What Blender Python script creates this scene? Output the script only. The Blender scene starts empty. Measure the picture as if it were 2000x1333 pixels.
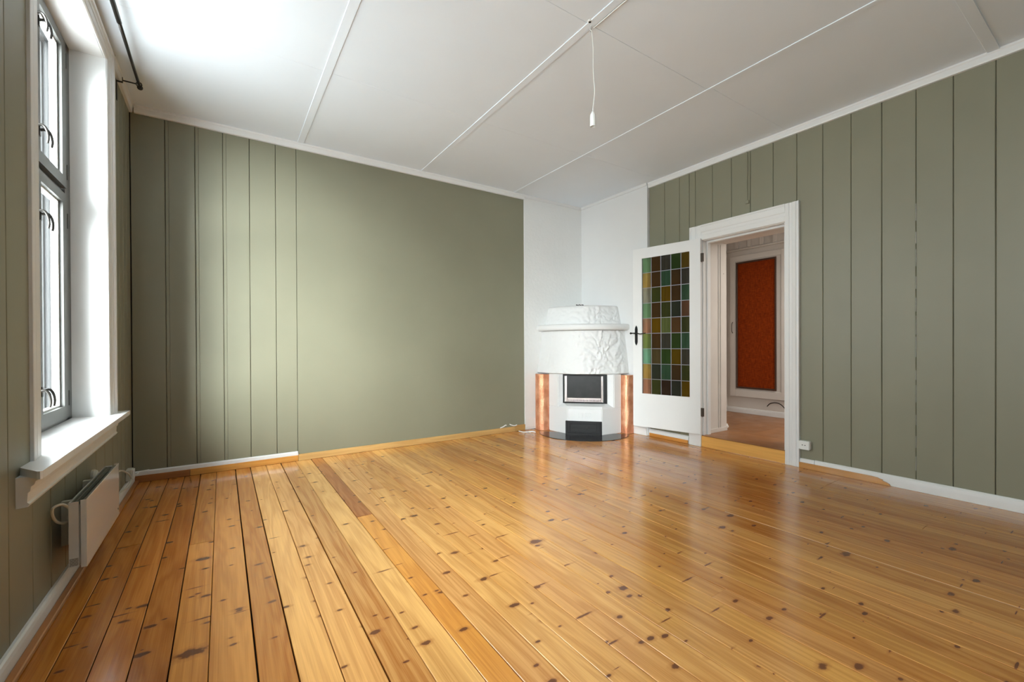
import bpy, bmesh, math, random
from mathutils import Vector, Matrix, noise
R = random.Random(7)
scene = bpy.context.scene
col = scene.collection

# ------------------------------------------------------------------ camera
YAW, PITCH, ROLL = 0.5938, -0.0046, -0.0043
fw = Vector((math.sin(YAW)*math.cos(PITCH), math.cos(YAW)*math.cos(PITCH), math.sin(PITCH)))
rt = Vector((math.cos(YAW), -math.sin(YAW), 0)); up = rt.cross(fw)
r2 = rt*math.cos(ROLL)+up*math.sin(ROLL); u2 = -rt*math.sin(ROLL)+up*math.cos(ROLL)
cam_d = bpy.data.cameras.new('camera'); cam = bpy.data.objects.new('camera', cam_d); col.objects.link(cam)
M = Matrix((r2, u2, -fw)).transposed().to_4x4(); M.translation = Vector((0, 0, 1.10)); cam.matrix_world = M
cam_d.sensor_fit = 'HORIZONTAL'; cam_d.sensor_width = 36; cam_d.lens = 852.95/2000*36
cam_d.shift_x = (1000-1009.77)/2000; cam_d.shift_y = (679.11-666.5)/2000
cam_d.clip_start = 0.02; cam_d.clip_end = 200
scene.camera = cam

# ------------------------------------------------------------------ light
world = bpy.data.worlds.new('overcast_sky'); scene.world = world; world.use_nodes = True
bg = world.node_tree.nodes['Background']; bg.inputs[0].default_value = (0.955, 1.0, 1.04, 1); bg.inputs[1].default_value = 13.2
def area(name, loc, rot, sx, sy, power, color):
    l = bpy.data.lights.new(name, 'AREA'); l.shape = 'RECTANGLE'; l.size = sx; l.size_y = sy; l.energy = power; l.color = color
    o = bpy.data.objects.new(name, l); o.location = loc; o.rotation_euler = rot; col.objects.link(o); return o
SKY = (0.955, 1.0, 1.04)
# hazy low sun from the rear left; an even bright sky, sampled through portals in the two windows
sun_l = bpy.data.lights.new('hazy_sun', 'SUN'); sun_l.energy = 29; sun_l.angle = math.radians(42); sun_l.color = SKY
sun = bpy.data.objects.new('hazy_sun', sun_l); col.objects.link(sun); sun.location = (-6, -5, 5)
sun.rotation_euler = Vector((math.sin(math.radians(38)), math.cos(math.radians(38)), -math.tan(math.radians(15)))).to_track_quat('-Z', 'Y').to_euler()
for y_ in (3.1475, .2): area('window_portal', (-1.0, y_, 1.79), (0, -math.pi/2, 0), 2.4, 1.4, 1, SKY).data.cycles.is_portal = True
area('hall_fill_lamp', (5.45, 1.2, 2.4), (0, 0, 0), 0.8, 0.8, 36, (1, .95, .90))  # unseen area lamp added to brighten the closed, windowless hall
scene.view_settings.view_transform = 'Standard'; scene.view_settings.look = 'None'
scene.view_settings.gamma = 1; scene.view_settings.use_curve_mapping = False
scene.view_settings.exposure = 0.2

# ------------------------------------------------------------------ helpers
XL, XR, YB, ZC, XC, YP, YF = -0.61, 4.298, 4.668, 3.057, 4.262, 4.660, -1.6

def obj(name, bm, mat=None, parent=None, smooth=False):
    me = bpy.data.meshes.new(name)
    bmesh.ops.recalc_face_normals(bm, faces=bm.faces[:])
    if smooth:
        for f in bm.faces: f.smooth = True
    bm.to_mesh(me); bm.free()
    o = bpy.data.objects.new(name, me); col.objects.link(o)
    if mat is not None: me.materials.append(mat)
    if parent is not None: o.parent = parent
    return o
def tag(o, label=None, cat=None, group=None, kind=None):
    if label: o['label'] = label
    if cat: o['category'] = cat
    if group: o['group'] = group
    if kind: o['kind'] = kind
    return o
def empty(name, loc=(0, 0, 0)):
    o = bpy.data.objects.new(name, None); o.empty_display_size = .05; o.location = loc; col.objects.link(o); return o
def B(*boxes, bevel=0, seg=1, bm=None):
    """boxes given as x0,x1,y0,y1,z0,z1"""
    bm = bm or bmesh.new()
    for x0, x1, y0, y1, z0, z1 in boxes:
        vs = [bm.verts.new((x, y, z)) for x in (x0, x1) for y in (y0, y1) for z in (z0, z1)]
        for f in ((0, 1, 3, 2), (4, 6, 7, 5), (0, 4, 5, 1), (2, 3, 7, 6), (0, 2, 6, 4), (1, 5, 7, 3)):
            bm.faces.new([vs[i] for i in f])
    if bevel:
        bmesh.ops.bevel(bm, geom=bm.edges[:], offset=bevel, segments=seg, affect='EDGES', clamp_overlap=True)
    return bm
def prism(poly, z0, z1, bm=None, f=None):
    """vertical prism of an xy polygon; f maps (a,b,z) to world"""
    bm = bm or bmesh.new(); f = f or (lambda a, b, z: (a, b, z))
    lo = [bm.verts.new(f(a, b, z0)) for a, b in poly]; hi = [bm.verts.new(f(a, b, z1)) for a, b in poly]
    bm.faces.new(lo[::-1]); bm.faces.new(hi); n = len(poly)
    for i in range(n): bm.faces.new((lo[i], lo[(i+1) % n], hi[(i+1) % n], hi[i]))
    return bm
def extrude(prof, a0, a1, f, bm=None):
    """profile points (p,q) swept from a0 to a1; f(a,p,q) -> world"""
    bm = bm or bmesh.new()
    A = [bm.verts.new(f(a0, p, q)) for p, q in prof]; C_ = [bm.verts.new(f(a1, p, q)) for p, q in prof]
    n = len(prof); bm.faces.new(A[::-1]); bm.faces.new(C_)
    for i in range(n): bm.faces.new((A[i], A[(i+1) % n], C_[(i+1) % n], C_[i]))
    return bm
def smooth_path(pts, n=8):
    P = [Vector(p) for p in pts]; out = []
    for i in range(len(P)-1):
        p0, p1, p2, p3 = P[max(i-1, 0)], P[i], P[i+1], P[min(i+2, len(P)-1)]
        for k in range(n):
            t = k/n
            out.append(.5*((2*p1)+(-p0+p2)*t+(2*p0-5*p1+4*p2-p3)*t*t+(-p0+3*p1-3*p2+p3)*t**3))
    out.append(P[-1]); return out
def tube(pts, rad, n=10, bm=None, radii=None, caps=True):
    bm = bm or bmesh.new(); P = [Vector(p) for p in pts]; rings = []
    t0 = (P[1]-P[0]).normalized(); ref = Vector((0, 0, 1)) if abs(t0.z) < .9 else Vector((1, 0, 0))
    nrm = t0.cross(ref).normalized()
    for i, p in enumerate(P):
        t = ((P[min(i+1, len(P)-1)]-P[max(i-1, 0)])).normalized()
        nrm = (nrm-t*nrm.dot(t)).normalized(); b = t.cross(nrm); rr = radii[i] if radii else rad
        rings.append([bm.verts.new(p+(nrm*math.cos(2*math.pi*k/n)+b*math.sin(2*math.pi*k/n))*rr) for k in range(n)])
    for a, b in zip(rings, rings[1:]):
        for k in range(n): bm.faces.new((a[k], a[(k+1) % n], b[(k+1) % n], b[k]))
    if caps: bm.faces.new(rings[0][::-1]); bm.faces.new(rings[-1])
    return bm
def lathe(prof, origin, axis='Z', n=20, bm=None):
    bm = bm or bmesh.new(); o = Vector(origin); rings = []
    for r, h in prof:
        ring = []
        for k in range(n):
            a = 2*math.pi*k/n; c, s = max(r, 1e-4)*math.cos(a), max(r, 1e-4)*math.sin(a)
            v = {'Z': (c, s, h), 'X': (h, c, s), 'Y': (c, h, s)}[axis]
            ring.append(bm.verts.new(o+Vector(v)))
        rings.append(ring)
    for a, b in zip(rings, rings[1:]):
        for k in range(n): bm.faces.new((a[k], a[(k+1) % n], b[(k+1) % n], b[k]))
    bm.faces.new(rings[0][::-1]); bm.faces.new(rings[-1]); return bm

# ------------------------------------------------------------------ materials
def new_mat(name):
    m = bpy.data.materials.new(name); m.use_nodes = True
    nt = m.node_tree; p = nt.nodes['Principled BSDF']; return m, nt, p
def N(nt, t, **kw):
    n = nt.nodes.new(t)
    for k, v in kw.items():
        if k.startswith('i_'): n.inputs[int(k[2:])].default_value = v
        else: setattr(n, k, v)
    return n
def paint(name, color, rough=.5, bump=.0, scale=40, var=.0, spec=.5, stretch=(1, 1, 1), metallic=0, dist=.002, coat=0):
    m, nt, p = new_mat(name); L = nt.links.new
    p.inputs['Base Color'].default_value = (*color, 1); p.inputs['Roughness'].default_value = rough
    p.inputs['Specular IOR Level'].default_value = spec; p.inputs['Metallic'].default_value = metallic
    p.inputs['Coat Weight'].default_value = coat
    if bump or var:
        g = N(nt, 'ShaderNodeNewGeometry'); mp = N(nt, 'ShaderNodeMapping'); mp.inputs['Scale'].default_value = stretch
        L(g.outputs['Position'], mp.inputs[0])
        nz = N(nt, 'ShaderNodeTexNoise'); nz.inputs['Scale'].default_value = scale; nz.inputs['Detail'].default_value = 5
        L(mp.outputs[0], nz.inputs['Vector'])
        if bump:
            b = N(nt, 'ShaderNodeBump'); b.inputs['Strength'].default_value = bump; b.inputs['Distance'].default_value = dist
            L(nz.outputs[0], b.inputs['Height']); L(b.outputs[0], p.inputs['Normal'])
        if var:
            n2 = N(nt, 'ShaderNodeTexNoise'); n2.inputs['Scale'].default_value = 2.2; n2.inputs['Detail'].default_value = 6
            L(g.outputs['Position'], n2.inputs['Vector'])
            mr = N(nt, 'ShaderNodeMapRange'); mr.inputs[1].default_value = .3; mr.inputs[2].default_value = .7
            mr.inputs[3].default_value = 1-var; mr.inputs[4].default_value = 1+var
            L(n2.outputs[0], mr.inputs[0])
            v = N(nt, 'ShaderNodeVectorMath', operation='SCALE'); v.inputs[0].default_value = color
            L(mr.outputs[0], v.inputs['Scale']); L(v.outputs[0], p.inputs['Base Color'])
    return m
M_green = paint('green_wall_paint', (0.228, 0.220, 0.154), .42, bump=.12, scale=60, var=.03, stretch=(1, 1, .12), dist=.001)
M_greenflat = paint('green_panel_paint', (0.228, 0.220, 0.154), .38, bump=.12, scale=9, var=.03, stretch=(1.6, 1, .5), dist=.004)
M_white = paint('white_gloss_paint', (.755, .76, .75), .35, bump=.06, scale=50, var=.015, dist=.001)
M_whiteworn = paint('worn_white_paint', (.76, .75, .72), .45, bump=.25, scale=35, var=.04, stretch=(1, 1, .2), dist=.002)
M_lining = paint('aged_white_paint', (.62, .585, .54), .45, bump=.25, scale=35, var=.05, stretch=(1, 1, .2), dist=.002)
M_ceil = paint('ceiling_paint', (.80, .865, .93), .6, bump=.05, scale=8, var=.012, dist=.003)
M_plaster = paint('white_plaster', (.755, .76, .745), .6, bump=.5, scale=26, var=.02, dist=.006)
M_plaster2 = paint('smooth_white_plaster', (.72, .725, .72), .6, bump=.15, scale=14, var=.015, dist=.004)
M_hood = paint('trowelled_plaster', (.70, .705, .695), .55, bump=.35, scale=34, dist=.003)
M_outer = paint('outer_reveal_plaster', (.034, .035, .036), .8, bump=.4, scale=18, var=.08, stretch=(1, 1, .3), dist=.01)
M_gray = paint('dark_grey_window_paint', (.085, .085, .078), .4, bump=.2, scale=40, var=.08, stretch=(1, 1, .2), dist=.001)
M_black = paint('black_iron', (.009, .009, .009), .45, spec=.22, bump=.3, scale=80, dist=.001)
M_gap = paint('dark_void', (.012, .009, .007), .9)
M_rod = paint('dark_rod_metal', (.035, .032, .028), .3, metallic=.6)
M_lead = paint('lead_came', (.33, .33, .38), .38, metallic=.7)
M_heater = paint('heater_enamel', (.74, .73, .70), .12, coat=.6)
M_grille = paint('heater_grille', (.10, .11, .085), .5)
M_plastic = paint('white_plastic', (.78, .78, .75), .3)
M_oldplastic = paint('yellowed_plastic', (.55, .54, .46), .4)
M_hinge = paint('brown_hinge', (.075, .055, .04), .45, metallic=.4)
M_steel = paint('sooty_steel', (.42, .37, .36), .28, metallic=.85, bump=.3, scale=60, var=.25)
M_slate = paint('dark_steel_plate', (.028, .027, .03), .16, metallic=.3, bump=.1, scale=20)
M_brownstrip = paint('dark_brown_frame', (.055, .022, .010), .5)
M_lightstrip = paint('pale_filler', (.66, .50, .33), .6, var=.1)

def copper():
    m, nt, p = new_mat('hammered_copper'); L = nt.links.new
    p.inputs['Metallic'].default_value = .9; p.inputs['Roughness'].default_value = .5
    g = N(nt, 'ShaderNodeNewGeometry'); v = N(nt, 'ShaderNodeTexVoronoi'); v.inputs['Scale'].default_value = 75
    L(g.outputs['Position'], v.inputs['Vector'])
    b = N(nt, 'ShaderNodeBump'); b.inputs['Strength'].default_value = .55; b.inputs['Distance'].default_value = .004
    L(v.outputs['Distance'], b.inputs['Height']); L(b.outputs[0], p.inputs['Normal'])
    n = N(nt, 'ShaderNodeTexNoise'); n.inputs['Scale'].default_value = 9; n.inputs['Detail'].default_value = 5
    L(g.outputs['Position'], n.inputs['Vector'])
    cr = N(nt, 'ShaderNodeValToRGB'); cr.color_ramp.elements[0].position = .35; cr.color_ramp.elements[0].color = (.72, .30, .16, 1)
    cr.color_ramp.elements[1].position = .7; cr.color_ramp.elements[1].color = (.95, .55, .34, 1)
    L(n.outputs[0], cr.inputs[0]); L(cr.outputs[0], p.inputs['Base Color']); return m
M_copper = copper()

def front_only(nt, fr):
    # a thin pane reflects at its entry face only (no trapped light between the two faces)
    ge = N(nt, 'ShaderNodeNewGeometry'); a = N(nt, 'ShaderNodeMath', operation='SUBTRACT'); a.inputs[0].default_value = 1
    nt.links.new(ge.outputs['Backfacing'], a.inputs[1]); b = N(nt, 'ShaderNodeMath', operation='MULTIPLY'); nt.links.new(fr.outputs[0], b.inputs[0]); nt.links.new(a.outputs[0], b.inputs[1])
    return b.outputs[0]
def glass_clear():
    m = bpy.data.materials.new('window_glass'); m.use_nodes = True; nt = m.node_tree; nt.nodes.clear(); L = nt.links.new
    o = N(nt, 'ShaderNodeOutputMaterial'); mx = N(nt, 'ShaderNodeMixShader'); t = N(nt, 'ShaderNodeBsdfTransparent')
    t.inputs[0].default_value = (.95, .97, .96, 1); g = N(nt, 'ShaderNodeBsdfGlossy'); g.inputs['Roughness'].default_value = .02
    fr = N(nt, 'ShaderNodeFresnel'); fr.inputs[0].default_value = 1.45
    L(front_only(nt, fr), mx.inputs[0]); L(t.outputs[0], mx.inputs[1]); L(g.outputs[0], mx.inputs[2]); L(mx.outputs[0], o.inputs[0]); return m
M_glass = glass_clear()
def glass_stained():
    """tinted by the object's own colour, streaky like cathedral glass"""
    m = bpy.data.materials.new('stained_glass'); m.use_nodes = True; nt = m.node_tree; nt.nodes.clear(); L = nt.links.new
    o = N(nt, 'ShaderNodeOutputMaterial'); mx = N(nt, 'ShaderNodeMixShader'); t = N(nt, 'ShaderNodeBsdfTransparent')
    oi = N(nt, 'ShaderNodeObjectInfo'); g = N(nt, 'ShaderNodeNewGeometry'); mp = N(nt, 'ShaderNodeMapping'); mp.inputs['Scale'].default_value = (20, 20, 3)
    nz = N(nt, 'ShaderNodeTexNoise'); nz.inputs['Scale'].default_value = 1.6; nz.inputs['Detail'].default_value = 3
    L(g.outputs['Position'], mp.inputs[0]); L(mp.outputs[0], nz.inputs['Vector'])
    mr = N(nt, 'ShaderNodeMapRange'); mr.inputs[3].default_value = .78; mr.inputs[4].default_value = 1.15; L(nz.outputs[0], mr.inputs[0])
    s = N(nt, 'ShaderNodeVectorMath', operation='SCALE'); L(oi.outputs['Color'], s.inputs[0]); L(mr.outputs[0], s.inputs['Scale'])
    L(s.outputs[0], t.inputs[0])
    gl = N(nt, 'ShaderNodeBsdfGlossy'); gl.inputs['Roughness'].default_value = .06; gl.inputs[0].default_value = (.9, .9, .9, 1)
    bp = N(nt, 'ShaderNodeBump'); bp.inputs['Strength'].default_value = .2; bp.inputs['Distance'].default_value = .002
    L(nz.outputs[0], bp.inputs['Height']); L(bp.outputs[0], gl.inputs['Normal'])
    df = N(nt, 'ShaderNodeBsdfTranslucent'); L(s.outputs[0], df.inputs[0]); m2 = N(nt, 'ShaderNodeMixShader'); m2.inputs[0].default_value = .10
    L(t.outputs[0], m2.inputs[1]); L(df.outputs[0], m2.inputs[2])
    d2 = N(nt, 'ShaderNodeBsdfDiffuse'); L(s.outputs[0], d2.inputs[0]); m3 = N(nt, 'ShaderNodeMixShader'); m3.inputs[0].default_value = .06
    L(m2.outputs[0], m3.inputs[1]); L(d2.outputs[0], m3.inputs[2])
    fr = N(nt, 'ShaderNodeFresnel'); fr.inputs[0].default_value = 1.5
    L(front_only(nt, fr), mx.inputs[0]); L(m3.outputs[0], mx.inputs[1]); L(gl.outputs[0], mx.inputs[2]); L(mx.outputs[0], o.inputs[0]); return m
M_stain = glass_stained()
def stove_glass():
    m, nt, p = new_mat('smoky_stove_glass'); L = nt.links.new
    g = N(nt, 'ShaderNodeNewGeometry'); nz = N(nt, 'ShaderNodeTexNoise'); nz.inputs['Scale'].default_value = 6; nz.inputs['Detail'].default_value = 4
    L(g.outputs['Position'], nz.inputs['Vector'])
    cr = N(nt, 'ShaderNodeValToRGB'); cr.color_ramp.elements[0].position = .42; cr.color_ramp.elements[0].color = (.004, .004, .0035, 1)
    cr.color_ramp.elements[1].position = .72; cr.color_ramp.elements[1].color = (.018, .018, .016, 1)
    L(nz.outputs[0], cr.inputs[0]); L(cr.outputs[0], p.inputs['Base Color']); p.inputs['Roughness'].default_value = .3; p.inputs['Specular IOR Level'].default_value = .25; return m
M_stove = stove_glass()

def wood(name, c_lo, c_hi, knotty=True, rough=.2, axis='Y', knots=6, coat=.35, ring=1.0):
    """varnished pine: streaky grain along the board, cell knots, and up to `knots` knots placed per board (object properties k0..)"""
    m, nt, p = new_mat(name); L = nt.links.new
    g = N(nt, 'ShaderNodeNewGeometry'); oi = N(nt, 'ShaderNodeObjectInfo')
    sp = N(nt, 'ShaderNodeSeparateXYZ'); L(g.outputs['Position'], sp.inputs[0])
    # board-local pattern shift so neighbours never continue each other
    off = N(nt, 'ShaderNodeMath', operation='MULTIPLY'); off.inputs[1].default_value = 37.0; L(oi.outputs['Random'], off.inputs[0])
    offs = N(nt, 'ShaderNodeCombineXYZ'); L(off.outputs[0], offs.inputs[0]); L(off.outputs[0], offs.inputs[1]); L(off.outputs[0], offs.inputs[2])
    add = N(nt, 'ShaderNodeVectorMath', operation='ADD'); L(g.outputs['Position'], add.inputs[0]); L(offs.outputs[0], add.inputs[1])
    long_ = {'Y': (1, .07, 1), 'X': (.07, 1, 1)}[axis]; long2 = {'Y': (1, .012, 1), 'X': (.012, 1, 1)}[axis]
    mp = N(nt, 'ShaderNodeMapping'); mp.inputs['Scale'].default_value = long_; L(add.outputs[0], mp.inputs[0])
    n1 = N(nt, 'ShaderNodeTexNoise'); n1.inputs['Scale'].default_value = 9; n1.inputs['Detail'].default_value = 3; n1.inputs['Distortion'].default_value = .4
    L(mp.outputs[0], n1.inputs['Vector'])
    # cathedral rings: fold the smooth noise into bands
    rg = N(nt, 'ShaderNodeMath', operation='MULTIPLY'); rg.inputs[1].default_value = 46*ring; L(n1.outputs[0], rg.inputs[0])
    sn = N(nt, 'ShaderNodeMath', operation='SINE'); L(rg.outputs[0], sn.inputs[0])
    mp2 = N(nt, 'ShaderNodeMapping'); mp2.inputs['Scale'].default_value = long2; L(add.outputs[0], mp2.inputs[0])
    n2 = N(nt, 'ShaderNodeTexNoise'); n2.inputs['Scale'].default_value = 260; n2.inputs['Detail'].default_value = 3; L(mp2.outputs[0], n2.inputs['Vector'])
    n3 = N(nt, 'ShaderNodeTexNoise'); n3.inputs['Scale'].default_value = 2.6; n3.inputs['Detail'].default_value = 4; L(mp.outputs[0], n3.inputs['Vector'])
    def ma(op, a, b, c=None):
        x = N(nt, 'ShaderNodeMath', operation=op)
        for i, v in enumerate((a, b, c)):
            if v is None: continue
            if isinstance(v, (int, float)): x.inputs[i].default_value = v
            else: L(v, x.inputs[i])
        return x.outputs[0]
    t = ma('MULTIPLY_ADD', sn.outputs[0], .10, .5)
    t = ma('ADD', t, ma('MULTIPLY_ADD', n2.outputs[0], .46, -.23))
    t = ma('ADD', t, ma('MULTIPLY_ADD', n3.outputs[0], .9, -.45))
    t = ma('ADD', t, ma('MULTIPLY_ADD', oi.outputs['Random'], .18, -.09))
    cr = N(nt, 'ShaderNodeValToRGB'); e = cr.color_ramp.elements
    e[0].position = .1; e[0].color = (*c_lo, 1); e[1].position = .9; e[1].color = (*c_hi, 1); L(t, cr.inputs[0])
    mul = N(nt, 'ShaderNodeMix', data_type='RGBA', blend_type='MULTIPLY'); mul.inputs[0].default_value = 1
    L(cr.outputs[0], mul.inputs[6]); L(oi.outputs['Color'], mul.inputs[7]); out = mul.outputs[2]
    if knotty:
        sub = N(nt, 'ShaderNodeTexNoise'); sub.inputs['Scale'].default_value = 42; sub.inputs['Detail'].default_value = 4; L(g.outputs['Position'], sub.inputs['Vector'])
        jit = ma('MULTIPLY_ADD', sub.outputs[0], 1.5, -.75)
        masks = []; halos = []
        for sc, asp, thr, size in ((4.2, 3.2, .72, .062), (9.0, 1.5, .70, .030)):
            mk = N(nt, 'ShaderNodeMapping')
            mk.inputs['Scale'].default_value = (1, asp*.45, 0) if axis == 'Y' else (asp*.45, 1, 0)
            L(add.outputs[0], mk.inputs[0])
            vo = N(nt, 'ShaderNodeTexVoronoi'); vo.voronoi_dimensions = '2D'; vo.inputs['Scale'].default_value = sc; vo.inputs['Randomness'].default_value = 1
            L(mk.outputs[0], vo.inputs['Vector'])
            # elliptical distance to the cell's point
            dv = N(nt, 'ShaderNodeVectorMath', operation='SUBTRACT'); L(vo.outputs['Position'], dv.inputs[0])
            L(mk.outputs[0], dv.inputs[1])
            ds = N(nt, 'ShaderNodeVectorMath', operation='MULTIPLY'); L(dv.outputs[0], ds.inputs[0])
            ds.inputs[1].default_value = (.55, asp*1.0, 0) if axis == 'Y' else (asp*1.0, .55, 0)
            ln = N(nt, 'ShaderNodeVectorMath', operation='LENGTH'); L(ds.outputs[0], ln.inputs[0])
            sc_ = N(nt, 'ShaderNodeSeparateColor'); L(vo.outputs['Color'], sc_.inputs[0])
            on = ma('GREATER_THAN', sc_.outputs[0], thr)
            rad = ma('MULTIPLY', ma('MULTIPLY_ADD', sc_.outputs[1], size*.30, size*.08), on)
            q = ma('DIVIDE', ln.outputs['Value'], ma('MAXIMUM', rad, 1e-4))
            q = ma('ADD', q, jit); masks.append(q)
        for i in range(knots):
            at = N(nt, 'ShaderNodeAttribute'); at.attribute_type = 'OBJECT'; at.attribute_name = 'k%d' % i
            s3 = N(nt, 'ShaderNodeSeparateXYZ'); L(at.outputs['Vector'], s3.inputs[0])
            dx = ma('SUBTRACT', sp.outputs[0], s3.outputs[0]); dy = ma('MULTIPLY', ma('SUBTRACT', sp.outputs[1], s3.outputs[1]), 1.9)
            d = ma('SQRT', ma('ADD', ma('MULTIPLY', dx, dx), ma('MULTIPLY', dy, dy)), None)
            masks.append(ma('ADD', ma('DIVIDE', d, ma('MAXIMUM', s3.outputs[2], 1e-4)), jit))
        mn = masks[0]
        for q in masks[1:]: mn = ma('MINIMUM', mn, q)
        halo = N(nt, 'ShaderNodeMapRange'); halo.inputs[1].default_value = .9; halo.inputs[2].default_value = 2.1; halo.inputs[3].default_value = .6; halo.inputs[4].default_value = 0
        L(mn, halo.inputs[0])
        core = N(nt, 'ShaderNodeMapRange'); core.inputs[1].default_value = .75; core.inputs[2].default_value = 1.1; core.inputs[3].default_value = .90; core.inputs[4].default_value = 0
        L(mn, core.inputs[0])
        m1 = N(nt, 'ShaderNodeMix', data_type='RGBA'); L(halo.outputs[0], m1.inputs[0]); L(out, m1.inputs[6]); m1.inputs[7].default_value = (.42, .15, .035, 1)
        m2 = N(nt, 'ShaderNodeMix', data_type='RGBA'); L(core.outputs[0], m2.inputs[0]); L(m1.outputs[2], m2.inputs[6]); kc = N(nt, 'ShaderNodeMix', data_type='RGBA'); L(n1.outputs[0], kc.inputs[0]); kc.inputs[6].default_value = (.030, .014, .010, 1); kc.inputs[7].default_value = (.21, .062, .022, 1)
        L(kc.outputs[2], m2.inputs[7])
        out = m2.outputs[2]
    L(out, p.inputs['Base Color'])
    p.inputs['Roughness'].default_value = rough; p.inputs['Coat Weight'].default_value = coat; p.inputs['Coat Roughness'].default_value = .07
    nw = N(nt, 'ShaderNodeTexNoise'); nw.inputs['Scale'].default_value = 7; nw.inputs['Detail'].default_value = 3
    L(g.outputs['Position'], nw.inputs['Vector'])
    rr = N(nt, 'ShaderNodeMapRange'); rr.inputs[3].default_value = rough*.7; rr.inputs[4].default_value = rough*1.45; L(nw.outputs[0], rr.inputs[0]); L(rr.outputs[0], p.inputs['Roughness'])
    b = N(nt, 'ShaderNodeBump'); b.inputs['Strength'].default_value = .10; b.inputs['Distance'].default_value = .002
    L(ma('ADD', n2.outputs[0], ma('MULTIPLY', n3.outputs[0], 1.5)), b.inputs['Height']); L(b.outputs[0], p.inputs['Normal']); L(b.outputs[0], p.inputs['Coat Normal'])
    return m
M_floor = wood('varnished_pine', (.38, .125, .016), (.86, .45, .115), rough=.20)
M_pine = wood('pine_strip', (.50, .22, .055), (.80, .44, .15), knotty=False, rough=.4, coat=.1, axis='X')
M_pineY = wood('pine_riser', (.52, .23, .055), (.80, .42, .12), knotty=False, rough=.32, coat=.2, axis='Y', ring=.7)
M_hall = wood('hall_laminate', (.20, .080, .024), (.36, .155, .050), knotty=False, rough=.34, axis='Y', coat=.05)

def orange_cloth():
    m, nt, p = new_mat('orange_cloth'); L = nt.links.new
    g = N(nt, 'ShaderNodeNewGeometry')
    mp = N(nt, 'ShaderNodeMapping'); mp.inputs['Scale'].default_value = (1, 14, 120); L(g.outputs['Position'], mp.inputs[0])
    a = N(nt, 'ShaderNodeTexNoise'); a.inputs['Scale'].default_value = 1.6; a.inputs['Detail'].default_value = 4; L(mp.outputs[0], a.inputs['Vector'])
    mp2 = N(nt, 'ShaderNodeMapping'); mp2.inputs['Scale'].default_value = (1, 110, 9); L(g.outputs['Position'], mp2.inputs[0])
    b2 = N(nt, 'ShaderNodeTexNoise'); b2.inputs['Scale'].default_value = 1.6; L(mp2.outputs[0], b2.inputs['Vector'])
    s = N(nt, 'ShaderNodeMath', operation='ADD'); L(a.outputs[0], s.inputs[0]); L(b2.outputs[0], s.inputs[1])
    cr = N(nt, 'ShaderNodeValToRGB'); e = cr.color_ramp.elements; e[0].position = .38; e[0].color = (.14, .017, .002, 1); e[1].position = .66; e[1].color = (.30, .046, .004, 1)
    h = N(nt, 'ShaderNodeMath', operation='MULTIPLY'); h.inputs[1].default_value = .5; L(s.outputs[0], h.inputs[0])
    L(h.outputs[0], cr.inputs[0]); L(cr.outputs[0], p.inputs['Base Color']); p.inputs['Roughness'].default_value = .9; p.inputs['Specular IOR Level'].default_value = .1; return m
M_cloth = orange_cloth()
def sill_paint():
    m, nt, p = new_mat('chipped_sill_paint'); L = nt.links.new
    g = N(nt, 'ShaderNodeNewGeometry'); mp = N(nt, 'ShaderNodeMapping'); mp.inputs['Scale'].default_value = (1.6, .5, 1); L(g.outputs['Position'], mp.inputs[0])
    n = N(nt, 'ShaderNodeTexNoise'); n.inputs['Scale'].default_value = 9; n.inputs['Detail'].default_value = 9; n.inputs['Roughness'].default_value = .72; L(mp.outputs[0], n.inputs['Vector'])
    cr = N(nt, 'ShaderNodeValToRGB'); e = cr.color_ramp.elements; e[0].position = .685; e[0].color = (.84, .84, .83, 1); e[1].position = .71; e[1].color = (.30, .29, .28, 1)
    L(n.outputs[0], cr.inputs[0]); L(cr.outputs[0], p.inputs['Base Color']); p.inputs['Roughness'].default_value = .22; return m
M_sill = sill_paint()
def sticker():
    m, nt, p = new_mat('rating_label'); L = nt.links.new
    g = N(nt, 'ShaderNodeNewGeometry'); b = N(nt, 'ShaderNodeTexBrick'); b.inputs['Scale'].default_value = 1; b.inputs['Color1'].default_value = (.20, .19, .18, 1)
    b.inputs['Color2'].default_value = (.30, .28, .26, 1); b.inputs['Mortar'].default_value = (.42, .40, .37, 1); b.inputs['Mortar Size'].default_value = .28
    b.inputs['Brick Width'].default_value = 1.6; b.inputs['Row Height'].default_value = 1
    s = N(nt, 'ShaderNodeSeparateXYZ'); L(g.outputs['Position'], s.inputs[0]); c = N(nt, 'ShaderNodeCombineXYZ'); L(s.outputs[0], c.inputs[0]); L(s.outputs[2], c.inputs[1])
    v = N(nt, 'ShaderNodeVectorMath', operation='SCALE'); v.inputs['Scale'].default_value = 150; L(c.outputs[0], v.inputs[0]); L(v.outputs[0], b.inputs['Vector'])
    L(b.outputs[0], p.inputs['Base Color']); p.inputs['Roughness'].default_value = .5; return m
M_sticker = sticker()

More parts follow.
